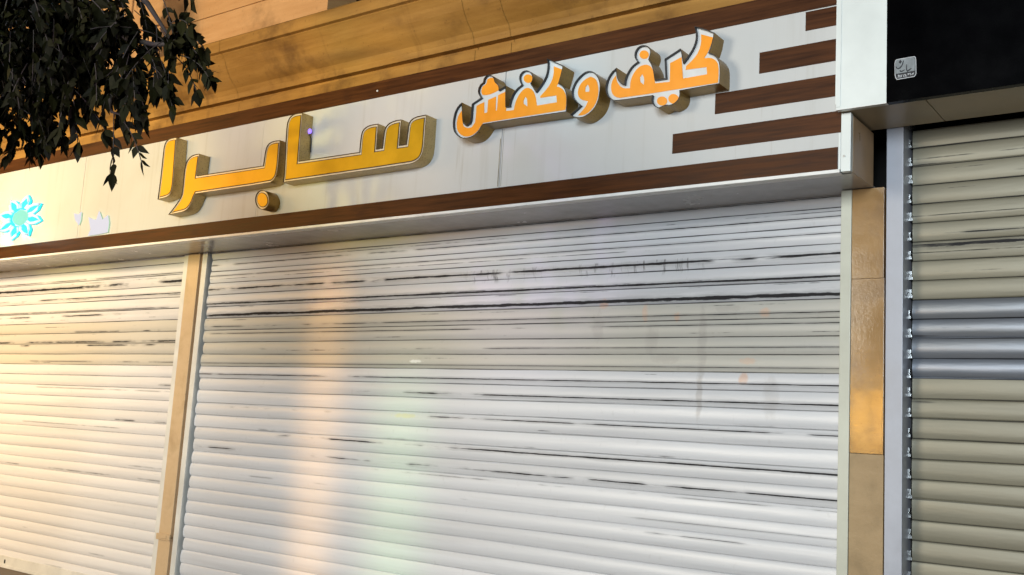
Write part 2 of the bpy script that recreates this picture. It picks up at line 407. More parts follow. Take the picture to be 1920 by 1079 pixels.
# pilaster with panelled shaft, base and cap
m = MB(); X0, X1 = -8.30, -7.69; YQ = 4.96
m.box(X0, X1, YQ+0.02, YW-0.002, 4.66, 5.62)
for a, b, c, d in ((X0, X0+0.12, 4.66, 5.62), (X1-0.12, X1, 4.66, 5.62), (X0+0.12, X1-0.12, 4.66, 4.80), (X0+0.12, X1-0.12, 5.00, 5.08), (X0+0.12, X1-0.12, 5.5, 5.62)):
    m.box(a, b, YQ, YQ+0.019, c, d)
m.box(X0-0.03, X1+0.03, YQ-0.03, YW-0.002, 5.03, 5.10); m.box(X0-0.06, X1+0.06, YQ-0.06, YW-0.002, 5.622, 5.76)
m.build('pilaster', MT['wall'], bld, bevel=0.008)
wn = MB(); wn.box(-5.84, -3.6, 5.50, 5.56, 4.62, 6.6); wn = wn.build('window', MT['glass'], bld)
m = MB(); m.box(-5.56, -5.48, 5.42, 5.499, 4.62, 6.6); m.box(-4.7, -4.63, 5.42, 5.499, 4.62, 6.6); m.build('frame', MT['frame'], wn, bevel=0.006)

# ---------------------------------------------------------------- the long shop sign board
sg = thing('shop_sign', (-6, 5.1, 3.02), 'long white fascia board with brown wood stripes over two roller shutters', 'shop sign')
XR = -1.669; ZB, ZT = 3.054, 4.058
m = MB()
for x0, x1 in ((-16, -8.556), (-8.552, -6.1205), (-6.1185, -3.814), (-3.806, XR)): m.box(x0, x1, YF, YF+0.03, ZB+0.012, ZT-0.002)
m.box(-16, XR-0.002, YF+0.008, YF+0.05, ZB+0.014, ZT-0.004)
m.build('panel', MT['panel'], sg)
m = MB(); m.box(-16, XR+0.049, YF+0.052, YS+0.05, ZB, ZB+0.010); m.build('soffit', MT['soffit'], sg)
m = MB(); m.box(-16, XR-0.003, YF-0.012, YF-0.0005, ZB-0.004, ZB+0.011); m.box(-16, XR-0.003, YF-0.0125, YF+0.05, ZB-0.006, ZB-0.002); m.build('edge_trim', MT['trim'], sg)
for x0, x1, z0, z1 in ((-16, XR-0.001, 3.937, 4.056), (-16, -1.684, 3.066, 3.182), (-1.863, XR-0.001, 3.827, 3.930), (-2.112, XR-0.001, 3.637, 3.754), (-2.361, XR-0.001, 3.449, 3.564), (-2.611, XR-0.001, 3.257, 3.370)):
    MB().box(x0, x1, YF-0.004 if x0 > -3 else YF-0.006, YF-0.0006, z0, z1).build('wood_stripe', MT['wood'], sg, bevel=0.001)
m = MB(); m.box(XR+0.001, XR+0.049, YF-0.006, YF+0.03, ZB-0.002, 3.352); m.box(-1.684+0.002, XR-0.002, YF-0.003, YF-0.0006, 3.066, 3.255); m.build('end_strip', MT['boxw'], sg, bevel=0.002)
m = MB(); m.box(XR+0.041, XR+0.0495, YF+0.031, YP, ZB+0.001, 3.345); m.build('end_cap', MT['end'], sg)
m = MB(); m.tube([(XR+0.018, YF-0.010, 3.13), (XR+0.018, YF-0.005, 3.13)], 0.006, 10); m.build('screw', MT['steel'], sg)
m = MB()                # dirt that has run out of the panel joint
m.box(-3.825, -3.818, YF-0.0009, YF-0.0002, 3.19, 3.50); m.box(-3.800, -3.797, YF-0.0009, YF-0.0002, 3.19, 3.56)
m.build('joint_stain', plain('joint_dirt', (0.22, 0.20, 0.15), 0.6, var=0.6, scale=8), sg)

# ---------------------------------------------------------------- raised sign letters
ALEF = [(-7.069,3.898),(-7.123,3.902),(-7.175,3.899),(-7.208,3.883),(-7.227,3.854),(-7.232,3.811),(-7.229,3.6),(-7.235,3.394),(-7.147,3.4),(-7.096,3.408),(-7.065,3.43),(-7.049,3.468),(-7.047,3.533)]
BR = [(-6.744,3.722),(-6.809,3.724),(-6.861,3.712),(-6.895,3.686),(-6.913,3.65),(-6.919,3.595),(-6.917,3.52),(-6.916,3.445),(-6.921,3.392),(-6.952,3.355),(-7.003,3.309),(-7.068,3.254),(-6.957,3.257),(-6.862,3.263),(-6.815,3.283),(-6.776,3.326),(-6.755,3.374),(-6.74,3.395),(-5.867,3.393),(-5.825,3.408),(-5.798,3.44),(-5.789,3.49),(-5.787,3.559),(-5.792,3.711),(-5.855,3.716),(-5.907,3.708),(-5.937,3.685),(-5.949,3.647),(-5.952,3.595),(-5.957,3.537),(-6.751,3.544)]
DOT = [(-5.85,3.267),(-5.85,3.248),(-5.855,3.23),(-5.866,3.216),(-5.88,3.206),(-5.898,3.2),(-5.919,3.199),(-5.94,3.203),(-5.96,3.212),(-5.978,3.226),(-5.993,3.242),(-6.004,3.261),(-6.009,3.281),(-6.01,3.3),(-6.004,3.318),(-5.994,3.332),(-5.979,3.343),(-5.96,3.348),(-5.94,3.349),(-5.919,3.344),(-5.899,3.335),(-5.881,3.322),(-5.866,3.305),(-5.856,3.286)]
SA = [(-5.573,3.89),(-5.615,3.895),(-5.667,3.894),(-5.706,3.88),(-5.727,3.851),(-5.735,3.812),(-5.732,3.73),(-5.723,3.594),(-5.714,3.459),(-5.718,3.383),(-4.482,3.38),(-4.434,3.388),(-4.397,3.407),(-4.374,3.441),(-4.365,3.493),(-4.365,3.583),(-4.366,3.703),(-4.409,3.704),(-4.455,3.702),(-4.492,3.692),(-4.514,3.673),(-4.522,3.644),(-4.525,3.574),(-4.529,3.524),(-4.589,3.525),(-4.586,3.702),(-4.638,3.703),(-4.686,3.696),(-4.717,3.681),(-4.735,3.656),(-4.741,3.614),(-4.745,3.525),(-4.797,3.525),(-4.799,3.701),(-4.86,3.704),(-4.91,3.696),(-4.941,3.677),(-4.954,3.648),(-4.958,3.598),(-4.958,3.521),(-5.567,3.528)]
KAFSH = [(-4.056,3.734),(-4.085,3.717),(-4.109,3.683),(-4.119,3.641),(-4.12,3.597),(-4.108,3.552),(-4.079,3.519),(-4.035,3.495),(-3.993,3.491),(-3.954,3.495),(-3.919,3.512),(-3.895,3.535),(-3.88,3.559),(-3.864,3.566),(-3.251,3.556),(-3.251,3.627),(-3.256,3.668),(-3.272,3.704),(-3.295,3.728),(-3.318,3.741),(-3.312,3.758),(-3.303,3.792),(-3.293,3.834),(-3.294,3.848),(-3.35,3.879),(-3.415,3.914),(-3.406,3.88),(-3.407,3.833),(-3.418,3.793),(-3.443,3.757),(-3.468,3.729),(-3.482,3.717),(-3.501,3.747),(-3.522,3.772),(-3.51,3.791),(-3.509,3.814),(-3.522,3.842),(-3.552,3.862),(-3.582,3.865),(-3.606,3.851),(-3.615,3.826),(-3.607,3.798),(-3.593,3.776),(-3.625,3.759),(-3.654,3.731),(-3.669,3.697),(-3.677,3.668),(-3.676,3.653),(-3.702,3.655),(-3.707,3.715),(-3.712,3.791),(-3.763,3.772),(-3.764,3.79),(-3.776,3.813),(-3.8,3.829),(-3.806,3.852),(-3.822,3.872),(-3.849,3.885),(-3.875,3.882),(-3.892,3.863),(-3.894,3.842),(-3.918,3.83),(-3.931,3.805),(-3.929,3.775),(-3.914,3.753),(-3.905,3.742),(-3.974,3.713),(-3.975,3.664),(-3.974,3.614),(-3.983,3.588),(-4.008,3.578),(-4.031,3.594),(-4.04,3.624),(-4.047,3.674)]
KAFSH_IN = [(-4.054,3.698),(-4.092,3.662),(-4.103,3.62),(-4.098,3.57),(-4.069,3.53),(-4.021,3.508),(-3.972,3.51),(-3.932,3.529),(-3.905,3.561),(-3.886,3.581),(-3.271,3.576),(-3.267,3.63),(-3.274,3.67),(-3.292,3.701),(-3.32,3.723),(-3.344,3.732),(-3.332,3.75),(-3.32,3.783),(-3.308,3.83),(-3.372,3.862),(-3.369,3.814),(-3.381,3.77),(-3.411,3.728),(-3.46,3.688),(-3.458,3.678),(-3.342,3.675),(-3.335,3.632),(-3.48,3.633),(-3.49,3.681),(-3.506,3.718),(-3.526,3.744),(-3.555,3.758),(-3.583,3.755),(-3.615,3.73),(-3.638,3.692),(-3.649,3.652),(-3.652,3.63),(-3.713,3.633),(-3.711,3.697),(-3.716,3.761),(-3.781,3.745),(-3.783,3.648),(-3.793,3.646),(-3.797,3.739),(-3.858,3.726),(-3.859,3.644),(-3.882,3.644),(-3.888,3.717),(-3.948,3.701),(-3.948,3.641),(-3.952,3.593),(-3.976,3.564),(-4.014,3.563),(-4.044,3.582),(-4.056,3.613),(-4.059,3.663)]
KAFSH_HOLE = [(-3.571,3.703),(-3.583,3.678),(-3.579,3.659),(-3.55,3.637),(-3.556,3.686)]
KAFSH_D = [[(-3.848,3.87),(-3.873,3.863),(-3.881,3.835),(-3.911,3.82),(-3.919,3.79),(-3.907,3.767),(-3.88,3.76),(-3.843,3.76),(-3.803,3.769),(-3.776,3.779),(-3.777,3.801),(-3.799,3.817),(-3.809,3.84),(-3.823,3.862)],[(-3.521,3.809),(-3.523,3.8),(-3.528,3.793),(-3.537,3.788),(-3.549,3.787),(-3.561,3.789),(-3.573,3.794),(-3.583,3.802),(-3.59,3.811),(-3.592,3.821),(-3.591,3.83),(-3.585,3.838),(-3.576,3.842),(-3.565,3.844),(-3.553,3.842),(-3.541,3.836),(-3.531,3.829),(-3.524,3.819)]]
VAV = [(-3.105,3.784),(-3.143,3.78),(-3.183,3.753),(-3.211,3.718),(-3.224,3.68),(-3.218,3.639),(-3.193,3.609),(-3.157,3.58),(-3.19,3.556),(-3.226,3.533),(-3.195,3.514),(-3.149,3.503),(-3.105,3.514),(-3.061,3.544),(-3.036,3.585),(-3.026,3.642),(-3.027,3.695),(-3.044,3.737),(-3.07,3.767)]
VAV_IN = [(-3.108,3.753),(-3.145,3.742),(-3.176,3.719),(-3.191,3.681),(-3.187,3.648),(-3.164,3.621),(-3.116,3.605),(-3.135,3.567),(-3.181,3.529),(-3.14,3.525),(-3.103,3.54),(-3.068,3.574),(-3.05,3.62),(-3.048,3.672),(-3.062,3.719),(-3.081,3.741)]
VAV_HOLE = [(-3.124,3.709),(-3.139,3.693),(-3.139,3.665),(-3.111,3.662),(-3.11,3.685)]
KIF = [(-2.924,3.77),(-2.958,3.748),(-2.981,3.713),(-2.993,3.67),(-2.987,3.63),(-2.967,3.597),(-2.934,3.576),(-2.895,3.57),(-2.686,3.566),(-2.69,3.539),(-2.674,3.507),(-2.642,3.488),(-2.613,3.495),(-2.599,3.499),(-2.572,3.492),(-2.54,3.501),(-2.518,3.522),(-2.512,3.549),(-2.514,3.568),(-2.28,3.57),(-2.279,3.633),(-2.282,3.682),(-2.297,3.717),(-2.322,3.743),(-2.349,3.756),(-2.337,3.783),(-2.326,3.824),(-2.321,3.863),(-2.379,3.897),(-2.442,3.924),(-2.43,3.881),(-2.431,3.838),(-2.447,3.797),(-2.476,3.756),(-2.5,3.729),(-2.507,3.765),(-2.516,3.804),(-2.521,3.811),(-2.617,3.768),(-2.612,3.715),(-2.606,3.656),(-2.67,3.657),(-2.674,3.675),(-2.683,3.721),(-2.697,3.755),(-2.715,3.782),(-2.704,3.816),(-2.709,3.845),(-2.729,3.866),(-2.759,3.876),(-2.789,3.87),(-2.808,3.845),(-2.81,3.816),(-2.798,3.793),(-2.788,3.782),(-2.823,3.764),(-2.85,3.73),(-2.865,3.694),(-2.868,3.662),(-2.889,3.673),(-2.911,3.701),(-2.92,3.735)]
KIF_IN = [(-2.935,3.731),(-2.956,3.709),(-2.966,3.672),(-2.958,3.632),(-2.936,3.604),(-2.892,3.589),(-2.299,3.585),(-2.297,3.636),(-2.3,3.684),(-2.316,3.714),(-2.348,3.733),(-2.386,3.737),(-2.365,3.764),(-2.347,3.804),(-2.336,3.845),(-2.408,3.877),(-2.405,3.827),(-2.418,3.78),(-2.448,3.742),(-2.492,3.71),(-2.493,3.689),(-2.369,3.684),(-2.364,3.643),(-2.508,3.642),(-2.514,3.704),(-2.521,3.767),(-2.59,3.745),(-2.588,3.686),(-2.588,3.637),(-2.68,3.643),(-2.686,3.689),(-2.701,3.735),(-2.726,3.759),(-2.761,3.765),(-2.795,3.752),(-2.824,3.719),(-2.839,3.677),(-2.838,3.64),(-2.877,3.644),(-2.909,3.666),(-2.929,3.698)]
KIF_HOLE = [(-2.764,3.712),(-2.777,3.692),(-2.773,3.666),(-2.751,3.646),(-2.748,3.681)]
KIF_D = [[(-2.726,3.818),(-2.728,3.81),(-2.733,3.803),(-2.74,3.799),(-2.75,3.798),(-2.76,3.799),(-2.77,3.804),(-2.779,3.811),(-2.784,3.82),(-2.787,3.829),(-2.785,3.838),(-2.78,3.845),(-2.773,3.849),(-2.763,3.85),(-2.752,3.848),(-2.742,3.843),(-2.734,3.836),(-2.729,3.828)],[(-2.599,3.528),(-2.6,3.52),(-2.605,3.513),(-2.614,3.508),(-2.624,3.507),(-2.635,3.508),(-2.646,3.513),(-2.655,3.52),(-2.661,3.529),(-2.663,3.538),(-2.662,3.547),(-2.657,3.554),(-2.648,3.559),(-2.638,3.56),(-2.626,3.558),(-2.616,3.554),(-2.607,3.546),(-2.601,3.538)],[(-2.529,3.53),(-2.531,3.521),(-2.536,3.513),(-2.544,3.508),(-2.554,3.507),(-2.565,3.508),(-2.576,3.513),(-2.585,3.521),(-2.591,3.53),(-2.593,3.54),(-2.592,3.549),(-2.586,3.557),(-2.578,3.562),(-2.568,3.564),(-2.557,3.562),(-2.546,3.557),(-2.537,3.549),(-2.531,3.54)]]
ST_OUT = [(-1.378,3.458),(-1.385,3.468),(-1.388,3.482),(-1.389,3.544),(-1.387,3.556),(-1.379,3.562),(-1.297,3.563),(-1.291,3.556),(-1.289,3.545),(-1.288,3.476),(-1.291,3.466),(-1.298,3.46)]
ST_IN = [(-1.381,3.488),(-1.383,3.548),(-1.38,3.556),(-1.375,3.558),(-1.302,3.56),(-1.296,3.553),(-1.294,3.544),(-1.295,3.49)]
ST_STROKES = [[(-1.362,3.556),(-1.354,3.545),(-1.362,3.535),(-1.37,3.545)],[(-1.382,3.527),(-1.381,3.516),(-1.372,3.509),(-1.361,3.512),(-1.353,3.522),(-1.348,3.534),(-1.345,3.549),(-1.349,3.55),(-1.353,3.536),(-1.357,3.526),(-1.365,3.518),(-1.372,3.515),(-1.377,3.519),(-1.381,3.527)],[(-1.365,3.504),(-1.363,3.495),(-1.354,3.493),(-1.346,3.497),(-1.34,3.501),(-1.341,3.503),(-1.348,3.502),(-1.356,3.499),(-1.359,3.499),(-1.361,3.504)],[(-1.333,3.529),(-1.335,3.515),(-1.335,3.501),(-1.33,3.489),(-1.319,3.494),(-1.309,3.503),(-1.311,3.506),(-1.323,3.5),(-1.329,3.497),(-1.33,3.501),(-1.331,3.514),(-1.331,3.528)]]
ST_DIG = [[(-1.378,3.471),(-1.376,3.469),(-1.375,3.471),(-1.377,3.473)],[(-1.373,3.48),(-1.37,3.479),(-1.371,3.469),(-1.367,3.468),(-1.367,3.479),(-1.371,3.483)],[(-1.373,3.482),(-1.373,3.477),(-1.369,3.476),(-1.369,3.478),(-1.371,3.478),(-1.371,3.481)],[(-1.365,3.48),(-1.364,3.467),(-1.361,3.467),(-1.362,3.48)],[(-1.359,3.479),(-1.355,3.477),(-1.355,3.48),(-1.359,3.481)],[(-1.359,3.48),(-1.358,3.468),(-1.355,3.468),(-1.356,3.48)],[(-1.351,3.48),(-1.347,3.468),(-1.342,3.467),(-1.342,3.47),(-1.345,3.469),(-1.348,3.48)],[(-1.343,3.48),(-1.339,3.468),(-1.33,3.468),(-1.331,3.471),(-1.337,3.47),(-1.34,3.481)],[(-1.34,3.479),(-1.335,3.472),(-1.333,3.474),(-1.339,3.48)],[(-1.328,3.481),(-1.326,3.473),(-1.323,3.474),(-1.325,3.482)],[(-1.325,3.481),(-1.321,3.474),(-1.317,3.48),(-1.319,3.482),(-1.321,3.477),(-1.323,3.482)],[(-1.318,3.481),(-1.315,3.477),(-1.315,3.47),(-1.312,3.47),(-1.312,3.477),(-1.316,3.483)],[(-1.311,3.473),(-1.309,3.472),(-1.308,3.474),(-1.31,3.476)],[(-1.307,3.48),(-1.305,3.47),(-1.302,3.47),(-1.304,3.48)],[(-1.306,3.479),(-1.301,3.474),(-1.298,3.48),(-1.3,3.482),(-1.302,3.477),(-1.304,3.481)]]
FLOWER = [[(-9.73,3.527),(-9.794,3.602),(-9.86,3.68),(-9.731,3.61),(-9.637,3.543)],[(-9.605,3.544),(-9.595,3.605),(-9.53,3.65),(-9.489,3.588),(-9.466,3.519)],[(-9.444,3.503),(-9.368,3.524),(-9.255,3.541),(-9.296,3.484),(-9.376,3.457)],[(-9.381,3.424),(-9.277,3.403),(-9.154,3.347),(-9.264,3.349),(-9.383,3.384)],[(-9.386,3.368),(-9.318,3.319),(-9.249,3.209),(-9.345,3.275),(-9.445,3.356)],[(-9.482,3.352),(-9.487,3.298),(-9.562,3.243),(-9.623,3.308),(-9.612,3.368)],[(-9.662,3.389),(-9.762,3.372),(-9.934,3.378),(-9.835,3.405),(-9.726,3.438)],[(-9.742,3.474),(-9.861,3.504),(-10.003,3.543),(-9.872,3.55),(-9.741,3.522)]]
FCORE = [(-9.395,3.432),(-9.395,3.411),(-9.406,3.391),(-9.427,3.375),(-9.457,3.364),(-9.493,3.359),(-9.534,3.359),(-9.576,3.365),(-9.618,3.377),(-9.655,3.393),(-9.686,3.413),(-9.707,3.435),(-9.719,3.458),(-9.719,3.48),(-9.707,3.5),(-9.686,3.516),(-9.655,3.527),(-9.618,3.532),(-9.577,3.532),(-9.534,3.525),(-9.493,3.513),(-9.456,3.497),(-9.427,3.477),(-9.406,3.455)]
FLAME = [[(-8.626,3.414),(-8.55,3.398),(-8.504,3.42),(-8.499,3.344),(-8.522,3.295),(-8.595,3.351)],[(-8.381,3.359),(-8.322,3.339),(-8.254,3.324),(-8.222,3.403),(-8.156,3.317),(-8.079,3.354),(-8.049,3.284),(-8.053,3.198),(-8.194,3.19),(-8.355,3.188),(-8.323,3.242)]]

def letter(name, outer, label, cat, yf, side, style, fills=(), holes=(), dots=(), grp=None):
    outer = smooth_poly(outer)
    xs = [p[0] for p in outer]; zs = [p[1] for p in outer]
    t = thing(name, ((min(xs)+max(xs))/2, YF, min(zs)), label, cat, grp)
    yb = YF-0.001 if min(zs) > 3.2 else YF-0.001
    lip = 0.004
    rec = 0.020 if style == 'orange' else 0.007
    ins = inset(outer, lip)
    MB().wall(outer, yf, yb).build('side', side, t)
    MB().ring(outer, ins, yf).wall(ins, yf, yf+rec).build('rim', MT['blacklip'] if style == 'orange' else MT['dline'], t)
    yy = yf+rec
    if style == 'orange':
        MB().fill(ins, yy).build('face', MT['white'], t)
        for f in fills:
            MB().slab(smooth_poly(ccw(f), 0.6), yy-0.003, yy-0.0003, [smooth_poly(ccw(h), 0.6)[::-1] for h in holes]).build('inlay', MT['orange'], t)
        for d in dots: MB().slab(smooth_poly(ccw(d)), yy-0.003, yy-0.0003).build('dot_inlay', MT['orange'], t)
    else:
        MB().fill(ins, yy).build('face', MT['beige'], t)
        a = inset(outer, 0.0165); MB().slab(a, yy-0.002, yy-0.0003).build('outline', MT['dline'], t)
        a = inset(outer, 0.0225); MB().slab(a, yy-0.004, yy-0.0021).build('inlay', MT['gold'], t)
    return t
GL, OL = 'gold letters of the shop name', 'orange letters on the sign'
letter('sign_letter', ALEF, 'upright gold letter standing alone at the left end of the sign text', 'sign letter', 4.817, MT['silver'], 'gold', grp=GL)
letter('sign_letter', BR, 'long gold letter pair with a tail curling below and a raised right end', 'sign letter', 4.817, MT['silver'], 'gold', grp=GL)
letter('sign_letter', DOT, 'round gold dot below the gold letters, just above the lower wood stripe', 'sign letter', 4.817, MT['brass'], 'gold', grp=GL)
letter('sign_letter', SA, 'largest gold letter pair with two notched teeth at its right end', 'sign letter', 4.817, MT['silver'], 'gold', grp=GL)
letter('sign_word', KAFSH, 'orange word with three clustered dots on top, next to the gold letters', 'sign letter', 4.80, MT['brass'], 'orange', [KAFSH_IN], [KAFSH_HOLE], KAFSH_D, OL)
letter('sign_word', VAV, 'single small orange letter with a round head between two orange words', 'sign letter', 4.80, MT['brass'], 'orange', [VAV_IN], [VAV_HOLE], (), OL)
letter('sign_word', KIF, 'orange word with two dots hanging below, nearest the short wood stripes', 'sign letter', 4.80, MT['brass'], 'orange', [KIF_IN], [KIF_HOLE], KIF_D, OL)

# reflections of lit signs, built as glowing shapes on the board
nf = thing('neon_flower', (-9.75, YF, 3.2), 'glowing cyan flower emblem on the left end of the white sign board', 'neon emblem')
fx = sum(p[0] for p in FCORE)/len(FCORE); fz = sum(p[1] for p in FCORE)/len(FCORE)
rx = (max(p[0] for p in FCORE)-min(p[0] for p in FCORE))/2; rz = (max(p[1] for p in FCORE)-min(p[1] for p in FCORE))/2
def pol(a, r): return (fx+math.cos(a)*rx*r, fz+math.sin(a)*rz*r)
for k in range(8):      # eight pointed petals of the reflection, each drawn as a bent tube, in front of its cyan halo
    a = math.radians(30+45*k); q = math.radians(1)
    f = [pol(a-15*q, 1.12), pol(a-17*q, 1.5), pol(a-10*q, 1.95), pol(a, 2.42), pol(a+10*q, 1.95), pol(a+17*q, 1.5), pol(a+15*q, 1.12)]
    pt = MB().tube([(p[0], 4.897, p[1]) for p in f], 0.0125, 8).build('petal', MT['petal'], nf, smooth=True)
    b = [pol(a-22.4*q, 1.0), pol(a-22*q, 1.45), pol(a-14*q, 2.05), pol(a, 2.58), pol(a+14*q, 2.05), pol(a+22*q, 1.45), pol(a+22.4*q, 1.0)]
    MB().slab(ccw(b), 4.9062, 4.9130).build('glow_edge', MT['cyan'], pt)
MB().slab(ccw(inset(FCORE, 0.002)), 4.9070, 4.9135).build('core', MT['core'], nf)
lamp('neon_glow', 'POINT', (-9.70, 4.84, 3.365), (0.0, 0.85, 1.0), 5.0, shadow_soft_size=0.06)  # added lamp, spreads the cyan halo onto the board
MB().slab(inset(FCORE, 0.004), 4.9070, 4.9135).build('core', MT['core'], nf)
for i, f in enumerate(FLAME):
    xs = [p[0] for p in f]; zs = [p[1] for p in f]
    t = thing('lit_motif', ((min(xs)+max(xs))/2, YF, min(zs)), ['small single pale lit flame shape right of the cyan flower emblem', 'wide pale lit shape of three flame points just above the lower wood stripe'][i], 'neon emblem')
    MB().slab(ccw(f), 4.908, 4.912).build('face', MT['flame'], t)
    MB().slab(inset(f, 0.004), 4.9122, 4.917).build('glow_edge', MT['flameglow'], t)

bb = thing('indicator_bulb', (-5.565, YF, 3.60), 'tiny violet lit bulb with a dark wire beside the tallest gold letter', 'light bulb')  # violet reflection on the board, modelled as a small glowing shape
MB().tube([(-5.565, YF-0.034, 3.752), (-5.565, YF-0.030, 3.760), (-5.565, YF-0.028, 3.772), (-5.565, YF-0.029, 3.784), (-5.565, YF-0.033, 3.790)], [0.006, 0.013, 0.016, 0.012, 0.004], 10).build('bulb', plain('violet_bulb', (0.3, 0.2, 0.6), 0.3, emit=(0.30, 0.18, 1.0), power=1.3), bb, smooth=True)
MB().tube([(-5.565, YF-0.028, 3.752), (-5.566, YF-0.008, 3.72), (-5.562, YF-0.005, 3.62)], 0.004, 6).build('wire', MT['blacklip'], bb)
MB().tube([(-4.93, YF-0.0105, 3.985), (-4.93, YF-0.0062, 3.985)], 0.007, 10).build('screw', MT['trim'], sg)

# ---------------------------------------------------------------- neighbouring box sign
bx = thing('sign_box', (-0.2, 5.0, 3.35), 'black fronted sign box with pale left panel above the tan right shutter', 'shop sign')
YB = 4.860; zb = 3.356
m = MB(); m.box(-1.676, -1.431, YB, YB+0.03, zb, 5.2); m.box(-1.682, -1.6765, YB+0.004, 4.9155, zb+0.03, 5.2); m.box(-1.676, -1.654, YB-0.003, YB-0.0005, zb+0.012, 5.2); m.build('pale_panel', MT['boxw'], bx, bevel=0.0008)
m = MB(); m.box(-1.427, 2.4, YB-0.012, YB+0.03, zb-0.004, 5.2); m.build('black_panel', MT['black'], bx, bevel=0.002)
m = MB(); m.box(-1.668, -1.262, YB+0.031, 5.265, zb+0.001, zb+0.012); m.box(-1.256, 2.4, YB+0.031, 5.265, zb+0.001, zb+0.012); m.box(-1.665, 2.4, YB+0.04, 5.26, zb+0.006, zb+0.016); m.build('soffit', MT['beige_soffit'], bx)
m = MB(); m.box(-1.676, -1.30, YB-0.0010, YB+0.0305, zb-0.003, zb-0.0002); m.build('edge_trim', MT['trim'], bx)
sk = thing('sticker', (-1.33, 4.847, 3.6), 'small silver rounded square sticker with dark script on the black sign panel', 'sticker')
MB().slab(ST_OUT, 4.8462, 4.8478).build('border', MT['stic_edge'], sk)
MB().slab(inset(ST_OUT, 0.0035), 4.8456, 4.8461).build('number_strip', MT['ink'], sk)
MB().slab(ST_IN, 4.8450, 4.8455).build('backing', MT['stic'], sk)
m = MB()
for s in ST_STROKES: m.slab(ccw(s), 4.8444, 4.8449)
m.build('script', MT['ink'], sk)
m = MB()
for s in ST_DIG: m.slab(ccw(s), 4.8450, 4.8455)
m.build('phone_number', MT['stic_edge'], sk)

# ---------------------------------------------------------------- roller shutters
PI_ = 0.1005
def curtain(x0, x1, phase, ztop, zbot, seed, nseg, ragged=0.0, wave=0.004, full=1.0):
    rn = random.Random(seed); m = MB()
    k0 = math.ceil((zbot-phase)/PI_); k1 = math.floor((ztop-phase)/PI_)
    T = [0.0, 0.015, 0.05, 0.09, 0.20, 0.34, 0.50, 0.66, 0.80, 0.90, 0.965, 0.985, 1.0]
    D = [0.004, 0.001, -0.002, -0.0035, -0.0088, -0.0118, -0.0120, -0.0105, -0.0074, -0.0040, -0.0012, 0.001, 0.004]
    def jig(k):     # height of the joint below slat k, bent a little along its length
        r = random.Random(seed*1000+k); a, b, c = r.uniform(0, 6.3), r.uniform(0.5, 1.5), r.uniform(0.3, 1.0)
        e = r.uniform(0.0, 0.004) * (1 if r.random() < 0.35 else 0.3)
        return lambda x: wave*c*math.sin(x*b+a)*0.6 + e*math.sin(x*3.1+a*2)
    J = {k: jig(k) for k in range(k0, k1+2)}
    for k in range(k0, k1):
        xa = x0+rn.uniform(0, ragged); xb = x1-rn.uniform(0, ragged)*0.4
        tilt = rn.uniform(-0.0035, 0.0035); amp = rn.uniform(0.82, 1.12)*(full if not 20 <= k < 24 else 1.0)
        vs = []; n = len(T)
        for i in range(nseg+1):
            x = xa+(xb-xa)*i/nseg
            za = phase+k*PI_+J[k](x); zc = phase+(k+1)*PI_+J[k+1](x)
            for t, d in zip(T, D): vs.append((x, YS+(d*amp if d < 0 else d)+tilt*(t-0.5), za+(zc-za)*t))
        m.add(vs, [(i*n+j, (i+1)*n+j, (i+1)*n+j+1, i*n+j+1) for i in range(nseg) for j in range(n-1)])
    return m

OR_ = (0.62, 0.36, 0.22); GY = (0.34, 0.31, 0.28)
marks_mid = [(-3.297-(-4.57), 2.504, 0.035, 0.035, OR_, 0.6), (-3.0-(-4.57), 2.44, 0.022, 0.06, OR_, 0.4), (-2.789+4.57, 2.41, 0.022, 0.03, OR_, 0.5),
             (-2.244+4.57, 2.425, 0.035, 0.03, OR_, 0.5), (-2.360+4.57, 2.05, 0.03, 0.04, OR_, 0.6), (-2.34+4.57, 2.15, 0.05, 0.02, OR_, 0.35),
             (-3.33+4.57, 2.36, 0.05, 0.10, GY, 0.35), (-2.62+4.57, 2.25, 0.03, 0.24, GY, 0.40), (-2.63+4.57, 1.95, 0.022, 0.16, GY, 0.45),
             (-2.95+4.57, 2.28, 0.05, 0.10, GY, 0.35), (-2.46+4.57, 2.45, 0.10, 0.02, GY, 0.35), (-2.85+4.57, 2.16, 0.10, 0.03, GY, 0.3), (-2.20+4.57, 1.95, 0.05, 0.13, GY, 0.25),
             (-4.819+4.57, 2.138, 0.07, 0.012, (0.75, 0.74, 0.70), 0.9), (-4.882+4.57, 1.755, 0.12, 0.018, (0.62, 0.58, 0.30), 0.5)]
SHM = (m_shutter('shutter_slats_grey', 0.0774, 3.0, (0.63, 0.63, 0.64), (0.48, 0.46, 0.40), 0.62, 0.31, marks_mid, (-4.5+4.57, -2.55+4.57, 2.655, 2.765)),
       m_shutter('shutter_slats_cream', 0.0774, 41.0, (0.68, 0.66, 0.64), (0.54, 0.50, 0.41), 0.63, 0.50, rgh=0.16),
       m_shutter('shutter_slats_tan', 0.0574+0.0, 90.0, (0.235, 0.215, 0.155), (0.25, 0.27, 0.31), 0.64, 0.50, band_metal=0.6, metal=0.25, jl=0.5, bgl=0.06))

# middle
sh = thing('roller_shutter', (-4.57, YS, 0), 'widest grey roller shutter, streaked with soot, between the two stone pillars', 'shutter', 'closed roller shutters')
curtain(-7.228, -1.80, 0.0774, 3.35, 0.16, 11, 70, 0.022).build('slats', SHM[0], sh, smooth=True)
m = MB(); m.box(-7.306, -7.242, 5.362, YS+0.04, 0.11, 3.052); m.build('guide_rail', MT['rail'], sh, bevel=0.003)
m = MB(); m.box(-1.785, -1.729, YP-0.006, YS+0.06, 0.11, 3.050); m.build('guide_rail', MT['rail_sage'], sh, bevel=0.003)
MB().box(-7.2, -1.84, YS-0.02, YS+0.02, 0.112, 0.17).build('bottom_bar', MT['rail'], sh, bevel=0.004)
